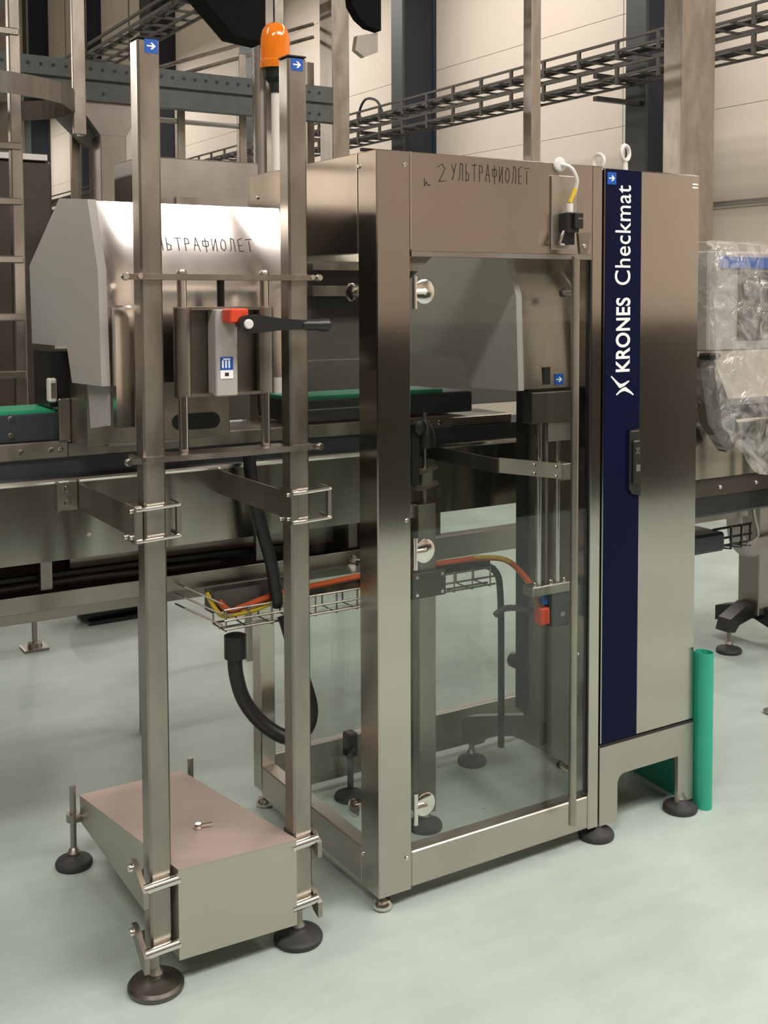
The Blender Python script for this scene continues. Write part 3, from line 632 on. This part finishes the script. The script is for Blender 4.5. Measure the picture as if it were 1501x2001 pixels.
# emblem: two curved strokes meeting
g = G()
def swoosh(pts, ws):
    L_, R_ = [], []
    for i, p in enumerate(pts):
        a, b = pts[max(i-1, 0)], pts[min(i+1, len(pts)-1)]; dx, dz = b[0]-a[0], b[1]-a[1]; n = math.hypot(dx, dz)
        L_.append((p[0]-dz/n*ws[i], p[1]+dx/n*ws[i])); R_.append((p[0]+dz/n*ws[i], p[1]-dx/n*ws[i]))
    for i in range(len(pts)-1): g.prism([L_[i], L_[i+1], R_[i+1], R_[i]], 'y', -.0033, -.0022)
swoosh([(.797, 1.383), (.810, 1.372), (.821, 1.362), (.832, 1.3535), (.845, 1.356), (.858, 1.362), (.868, 1.367)], [.002, .0028, .004, .0065, .0045, .003, .0018])
swoosh([(.818, 1.328), (.831, 1.337), (.842, 1.342), (.853, 1.344), (.865, 1.338), (.876, 1.332), (.886, 1.325)], [.002, .003, .0045, .0062, .0045, .003, .0018])
g.obj('emblem', WHITE, D)
# swing handle lock
lk = G().prism([(.866, 1.045), (.878, 1.030), (.912, 1.022), (.912, 1.224), (.866, 1.220)], 'y', -.010, -.002).obj('lock_handle', BLACK, D, 'black swing-handle lock')
G().box(.876, .904, -.018, -.010, 1.06, 1.19, .004).obj('lever', BLACK, lk)
G().box(.872, .902, -.0105, -.0098, 1.216, 1.219).obj('mark', STEELD, lk)
G().box(.886, .902, -.0185, -.0178, 1.098, 1.118).obj('mark', STEELD, lk)
G().strokes([[(0, 0), (.012, .018)], [(.012, 0), (0, .018)]], (.886, -.0182, 1.150), (1, 0, 0), (0, 0, 1), .003, .0005).obj('mark', STEELD, lk)
G().box(1.125, 1.148, -.002, .0, 1.945, 1.949).box(1.125, 1.148, -.002, .0, 1.955, 1.959).obj('vent_mark', WHITE, D)
G().box(.766, 1.159, .004, .34, .278, .285).obj('gap', BLACK, K)
# base frame: portal with rounded inner corner
arc_ = [(.838+.03-.03*math.cos(a), .152+.03*math.sin(a)) for a in [math.radians(x) for x in range(0, 91, 15)]]
poly = [(.766, .040), (.838, .040)]+arc_+[(1.093, .182), (1.093, .030), (1.159, .030), (1.159, .278), (.766, .278)]
G().prism(poly, 'y', .0, .012).obj('base_front', STEELL, K)
G().prism([(.012, .04), (.07, .04), (.07, .18), (.30, .18), (.36, .18), (.36, .278), (.012, .278)], 'x', .766, .778).obj('base_side', STEELW, K)
G().prism([(.012, .04), (.07, .04), (.07, .18), (.36, .18), (.36, .278), (.012, .278)], 'x', 1.147, 1.159).obj('base_side', STEELW, K)
for x in (.752, 1.12):
    G().prism([(.26, .30), (.26, .20), (.40, .185), (.58, .125), (.62, .078), (.68, .072), (.69, .150), (.66, .168)], 'x', x, x+.045).obj('outrigger', STEELD, K)
    foot(x+.022, .655, K, .050, .09, .010)
foot(.772, .02, K, .054, .06, .012); foot(1.115, .01, K, .054, .06, .012)
G().box(.744, .766, .08, .36, .285, 1.73).obj('inner_wall', STEELD, K, 'dull grey inner side wall')
G().box(.738, .748, .02, .10, .15, 1.72).obj('dark_gasket', BLACK, K)
G().box(.732, .746, .315, .36, .30, 1.72).obj('edge_post', BLACK, K)

# ------------------------------------------------------------------ inside the cabinet
t = thing('slide_unit', 'twin-rod vertical slide unit with a motor inside the cabinet, at right', 'slide unit', (.62, .07, .66))
for x in (.575, .645): G().cyl((x, .055, .77), (x, .055, 1.30), .0085, seg=12).obj('guide_rod', CHROME, t)
G().cyl((.610, .065, .77), (.610, .065, 1.30), .006, seg=10).obj('spindle', STEELD, t)
G().box(.535, .690, .035, .085, 1.255, 1.345, .003).obj('top_block', DARKST, t)
G().box(.540, .700, .035, .085, .755, .785, .003).obj('bottom_block', STEELW, t)
for dx in (.02, .08, .13): bolt((.545+dx, .06, .785), (0, 0, 1), .008, .008, t)
G().box(.615, .680, .04, .10, .655, .755, .004).obj('motor', BLACK, t)
G().box(.645, .662, .038, .04, .685, .698).obj('rating_plate', STEELD, t)
G().box(.578, .612, .045, .08, .665, .715, .004).obj('plug', REDORG, t, 'orange-red cable plug')
G().box(.588, .606, .05, .07, .725, .76).obj('connector_block', STICK, t, 'blue cable connector')
G().tube([(.43, .07, .715), (.46, .07, .728), (.50, .07, .725), (.57, .08, .705)], .009, 10, 4).obj('crank_lever', BLACK, t)
br = G().prism([(.415, 1.17), (.415, 1.128), (.642, 1.09), (.642, 1.135)], 'y', .032, .040).obj('clamp_bar', STEELL, t, 'bright flat clamp bar')
for x, z in ((.54, 1.14), (.54, 1.115), (.62, 1.128), (.62, 1.10)): bolt((x, .032, z), (0, -1, 0), .005, .004, br)
G().box(.415, .425, .04, .44, 1.125, 1.165).obj('clamp_arm', DARKST, br)
G().box(.642, .676, .028, .075, 1.085, 1.135, .003).obj('end_block', STEELD, t)

t = thing('leg_post', 'square steel conveyor leg standing inside the cabinet on a round foot', 'leg', (.36, .33, 0))
G().box(.335, .398, .32, .372, .055, 1.0, .003).obj('post', STEELW, t)
f = foot(.372, .342, t, .052, .06, .012)
G().box(.300, .420, .30, .318, .725, .800, .002).obj('clamp_plate', BROWN, t)
for x in (.315, .405):
    for z in (.737, .79): bolt((x, .30, z), (0, -1, 0), .006, .005, t)
G().box(.31, .35, .34, .46, .96, 1.0).obj('arm', STEELD, t)
t = thing('adjusting_spindle', 'vertical adjusting rod with black clamp knobs inside the cabinet', 'spindle', (.38, .36, 1.0))
G().cyl((.383, .36, 1.0), (.383, .36, 1.27), .0075, seg=10).obj('rod', STEELW, t)
G().lathe([(.03, 1.165), (.034, 1.18), (.03, 1.215), (.02, 1.235), (.01, 1.25)], (.383, .36, 0), (0, 0, 1), 14).obj('knob', BLACK, t)
for z in (1.10, 1.05): G().tube([(.335, .34, z), (.37, .35, z-.006), (.425, .36, z+.004)], .009, 8, 2).obj('clamp_lever', STEELD, t)
G().box(.365, .405, .345, .385, 1.045, 1.10, .004).obj('clamp_block', STEELD, t)
G().lathe([(.012, 0), (.022, .006), (.022, .03), (.01, .036)], (.345, .35, 1.23), (0, -1, 0), 14).obj('knob', BLACK, t)
G().box(.32, .345, .33, .44, 1.06, 1.24).obj('arm', BLACK, t)
t = thing('support_foot', 'black foot with a lever on the cabinet floor frame, left inside', 'foot', (.281, .642, 0))
G().lathe([(.05, 0), (.052, .008), (.05, .016), (.02, .03), (.01, .034), (.01, .16)], (.281, .642, 0)).obj('pad', RUBBER, t)
G().box(.262, .30, .622, .662, .14, .22, .005).obj('block', BLACK, t)
G().tube([(.28, .62, .17), (.24, .58, .165)], .008, 8, 0).obj('lever', BLACK, t)

# cable trough with orange cables
t = thing('cable_trough', 'wire cable basket carrying a black trough below the conveyor', 'cable tray', (-.1, .45, .7))
G().box(-.27, .69, .44, .445, .745, .775).box(-.27, .69, .44, .49, .740, .745).box(-.275, -.27, .44, .49, .74, .80).box(-.27, -.02, .437, .442, .745, .80).box(-.27, -.02, .485, .49, .745, .80).obj('trough', SHADE, t)
for y, z in ((.40, .70), (.40, .725), (.44, .695), (.48, .70), (.40, .755)):
    G().tube([(-.255, y, z), (.68, y, z)], .0032, 6, 0).obj('wire', STEELW, t)
for k in range(14):
    x = -.25+.07*k
    G().tube([(x, .40, .76), (x, .40, .695), (x, .49, .695), (x, .49, .74)], .0028, 6, 0).obj('cross_wire', STEELW, t)
for z in (.79, .76, .73): G().tube([(-.255, .41, z-.02), (-.345, .46, z+.03), (-.35, .52, z+.03)], .0028, 6, 0).obj('wire', STEELW, t)
G().box(-.245, -.20, .405, .43, .735, .742).obj('gland_plate', STEELW, t)
tag(G().tube([(-.26, .425, .775), (-.23, .42, .745), (-.19, .42, .75), (-.08, .418, .772), (.1, .42, .782), (.3, .42, .79), (.5, .41, .79), (.62, .40, .79), (.67, .33, .79), (.64, .20, .77), (.605, .09, .735), (.597, .066, .708)], .009, 8, 5).obj('orange_cable', ORANGE), 'orange cable lying in the trough and curving down to the motor plug', 'cable')
tag(G().tube([(-.29, .44, .80), (-.26, .42, .74), (-.22, .41, .735), (-.15, .408, .742), (-.06, .408, .765)], .007, 8, 4).obj('yellow_cable', YELLOW), 'short yellow cable at the open left end of the wire basket', 'cable')
tag(G().tube([(.60, .405, .795), (.66, .34, .795), (.655, .24, .775), (.60, .10, .73), (.590, .066, .706)], .006, 8, 5).obj('yellow_cable', YELLOW), 'thin yellow-brown cable beside the orange one at the motor plug', 'cable')
tag(G().tube([(.2, .43, .762), (.5, .425, .768), (.62, .42, .765), (.68, .40, .74), (.69, .385, .66), (.69, .38, .40), (.69, .38, .17)], .011, 8, 5).obj('black_cable', BLACK), 'black cable dropping from the trough end down beside the inner side wall', 'cable')
# black hoses
t = thing('cable_conduit', 'black conduit looping down from the wire basket behind the right free post', 'hose', (-.22, .40, .4))
G().lathe([(.018, 0), (.031, .005), (.031, .068), (.022, .072)], (-.223, .40, .612), (0, 0, 1), 18).obj('cuff', BLACK, t)
G().tube([(-.223, .40, .64), (-.223, .40, .58), (-.205, .39, .50), (-.16, .37, .43), (-.10, .34, .385), (-.05, .32, .40), (-.035, .31, .46), (-.05, .33, .55), (-.07, .36, .66), (-.08, .38, .72)], .021, 12, 6, ribs=0).obj('tube', BLACK, t)
tag(G().tube([(-.175, .40, 1.19), (-.17, .395, 1.10), (-.145, .39, .98), (-.115, .39, .87), (-.095, .40, .77), (-.09, .41, .745)], .018, 12, 5).obj('cable_conduit', BLACK), 'black conduit slanting down the conveyor side left of the right free post', 'hose')

# ------------------------------------------------------------------ right side: green sheet, terminal, conveyor drive
gs = G(); pts = [(1.20, .33), (1.178, .10), (1.170, .0)]
pts += [(1.192+.024*math.cos(a)*(1-.0006*i), -.012+.03*math.sin(a)) for i, a in enumerate([math.radians(x) for x in range(180, 500, 16)])]
for (a, b), (c, d) in zip(pts, pts[1:]):
    n = math.hypot(c-a, d-b); nx, ny = -(d-b)/n*.0012, (c-a)/n*.0012
    gs.hexa([(a-nx, b-ny, 0), (c-nx, d-ny, 0), (c+nx, d+ny, 0), (a+nx, b+ny, 0)], [(a-nx, b-ny, .50), (c-nx, d-ny, .50), (c+nx, d+ny, .50), (a+nx, b+ny, .50)])
bmesh.ops.remove_doubles(gs.bm, verts=gs.bm.verts, dist=.0008)
tag(gs.obj('plastic_sheet', SHEETG), 'rolled green plastic sheet standing on the floor beside the control cabinet', 'sheet')

t = thing('operator_terminal', 'grey operator terminal with dark screen and blue band, wrapped in film', 'terminal', (1.8, .36, 1.2))
G().box(1.56, 2.25, .33, .42, 1.42, 1.775, .006).obj('housing', GREYP, t)
G().box(1.61, 2.2, .324, .331, 1.715, 1.755).obj('blue_band', STICK, t, 'blue band along the top edge')
G().box(1.71, 2.2, .322, .331, 1.46, 1.705, .003).obj('screen', SHADE, t, 'dark recessed screen')
G().box(1.545, 1.60, .30, .36, 1.392, 1.415, .006).obj('hand_grip', BLACK, t)
G().prism([(1.55, 1.40), (1.62, 1.40), (1.77, 1.12), (1.70, 1.05), (1.60, 1.16)], 'y', .36, .40).obj('arm_plate', SHADE, t)
G().box(2.1, 2.16, .35, .41, .02, 1.45, .004).obj('stand_pole', STEELD, t)
G().box(2.0, 2.26, .27, .43, 0, .02, .004).obj('stand_base', STEELD, t)
# film: draped wrinkled bag
bm = bmesh.new(); N, Mz = 44, 60; grid = []; rf = random.Random(5)
from mathutils import noise as mn
def rough(p): return mn.noise(Vector(p)*9)*.016+mn.noise(Vector(p)*21+Vector((3, 1, 7)))*.009
loop = []
for i in range(N+1):
    s = i/N
    if s < .12: k = s/.12; loop.append((1.555, .43-.13*k))
    else: k = (s-.12)/.88; loop.append((1.545+.78*k, .295))
for j in range(Mz+1):
    z = 1.80-.84*j/Mz; row = []
    for i, (x, y) in enumerate(loop):
        taper = max(0, (1.32-z))
        xx = x+taper*.35*max(0, (1.9-x)/.35) if x < 1.9 else x
        zz = z+.07*max(0, 1-j/Mz*1.0)*0
        if j > Mz*.75: zz = z+(j-Mz*.75)/(Mz*.25)*.10*math.exp(-((x-1.56)/.12)**2)
        row.append(bm.verts.new((xx+rough((x, z, 1)), y+rough((x, z, 4))-.012*math.sin(z*14+x*9)*min(1, taper*4), zz+rough((x, z, 8))*.5)))
    grid.append(row)
top = [bm.verts.new((x+.0+rough((x, y, 2)), .43, 1.815+rough((x, 2, 3)))) for x, y in loop]
for i in range(N): bm.faces.new((top[i], top[i+1], grid[0][i+1], grid[0][i]))
for j in range(Mz):
    for i in range(N): bm.faces.new((grid[j][i], grid[j][i+1], grid[j+1][i+1], grid[j+1][i]))
g = G(); g.bm.free(); g.bm = bm
tag(g.obj('plastic_wrap', FILM), 'crumpled clear plastic film draped over the operator terminal', 'film')

t = thing('conveyor_drive', 'dark conveyor drive section with loose wiring right of the control cabinet', 'drive', (2.1, .7, .6))
G().box(1.62, 3.3, .47, .66, .79, .935, .01).obj('gear_housing', BLACK, t)
G().box(1.62, 3.3, .462, .47, .87, .935).obj('cover_strip', BROWN, t)
G().box(1.65, 2.1, .60, .68, .735, .765).box(1.62, 3.2, .95, 1.0, .70, .76).obj('cross_rail', STEELD, t)
G().box(1.60, 1.95, .58, .74, .615, .69, .01).obj('tray_box', SLATEP, t)
for z in (.63, .66, .70): G().tube([(1.9, .6, z), (2.10, .58, z+.008)], .005, 6, 0).obj('basket_wire', BLACK, t)
for x in (1.98, 2.04, 2.09): G().tube([(x, .58, .71), (x, .58, .62), (x, .66, .61)], .005, 6, 0).obj('basket_wire', BLACK, t)
G().tube([(2.02, .57, .95), (2.06, .56, .86), (2.09, .56, .74), (2.11, .56, .66), (2.06, .57, .63)], .008, 8, 4).obj('loose_cable', STEELD, t)
for x in (1.78, 1.98, 2.15): bolt((x, .462, .90), (0, -1, 0), .008, .006, t)
t = thing('drive_pedestal', 'steel pedestal with a black star base and round foot at far right', 'pedestal', (2.72, 1.0, 0))
G().box(2.60, 2.76, .96, 1.08, .16, .70, .004).obj('column', STEELD, t)
G().prism([(2.42, .11), (2.44, .165), (2.56, .22), (2.70, .215), (3.1, .12), (3.1, .06), (2.8, .09), (2.58, .15), (2.50, .13), (2.47, .10)], 'y', .98, 1.05).obj('star_arm', BLACK, t)
G().prism([(.80, .07), (.80, .14), (1.0, .21), (1.25, .14), (1.25, .07), (1.02, .13)], 'x', 2.64, 2.72).obj('star_arm', BLACK, t)
foot(2.478, 1.02, t, .058, .12, .011)
tag(G().tube([(2.36, .9, .80), (2.34, .88, .66), (2.36, .88, .56), (2.45, .9, .50), (2.62, .93, .50), (2.9, .93, .52)], .035, 12, 5).obj('drain_hose', GREYP), 'thick grey hose bending around the pedestal at far right', 'hose')

for o in list(bpy.data.objects):
    if '_o' in o: del o['_o']
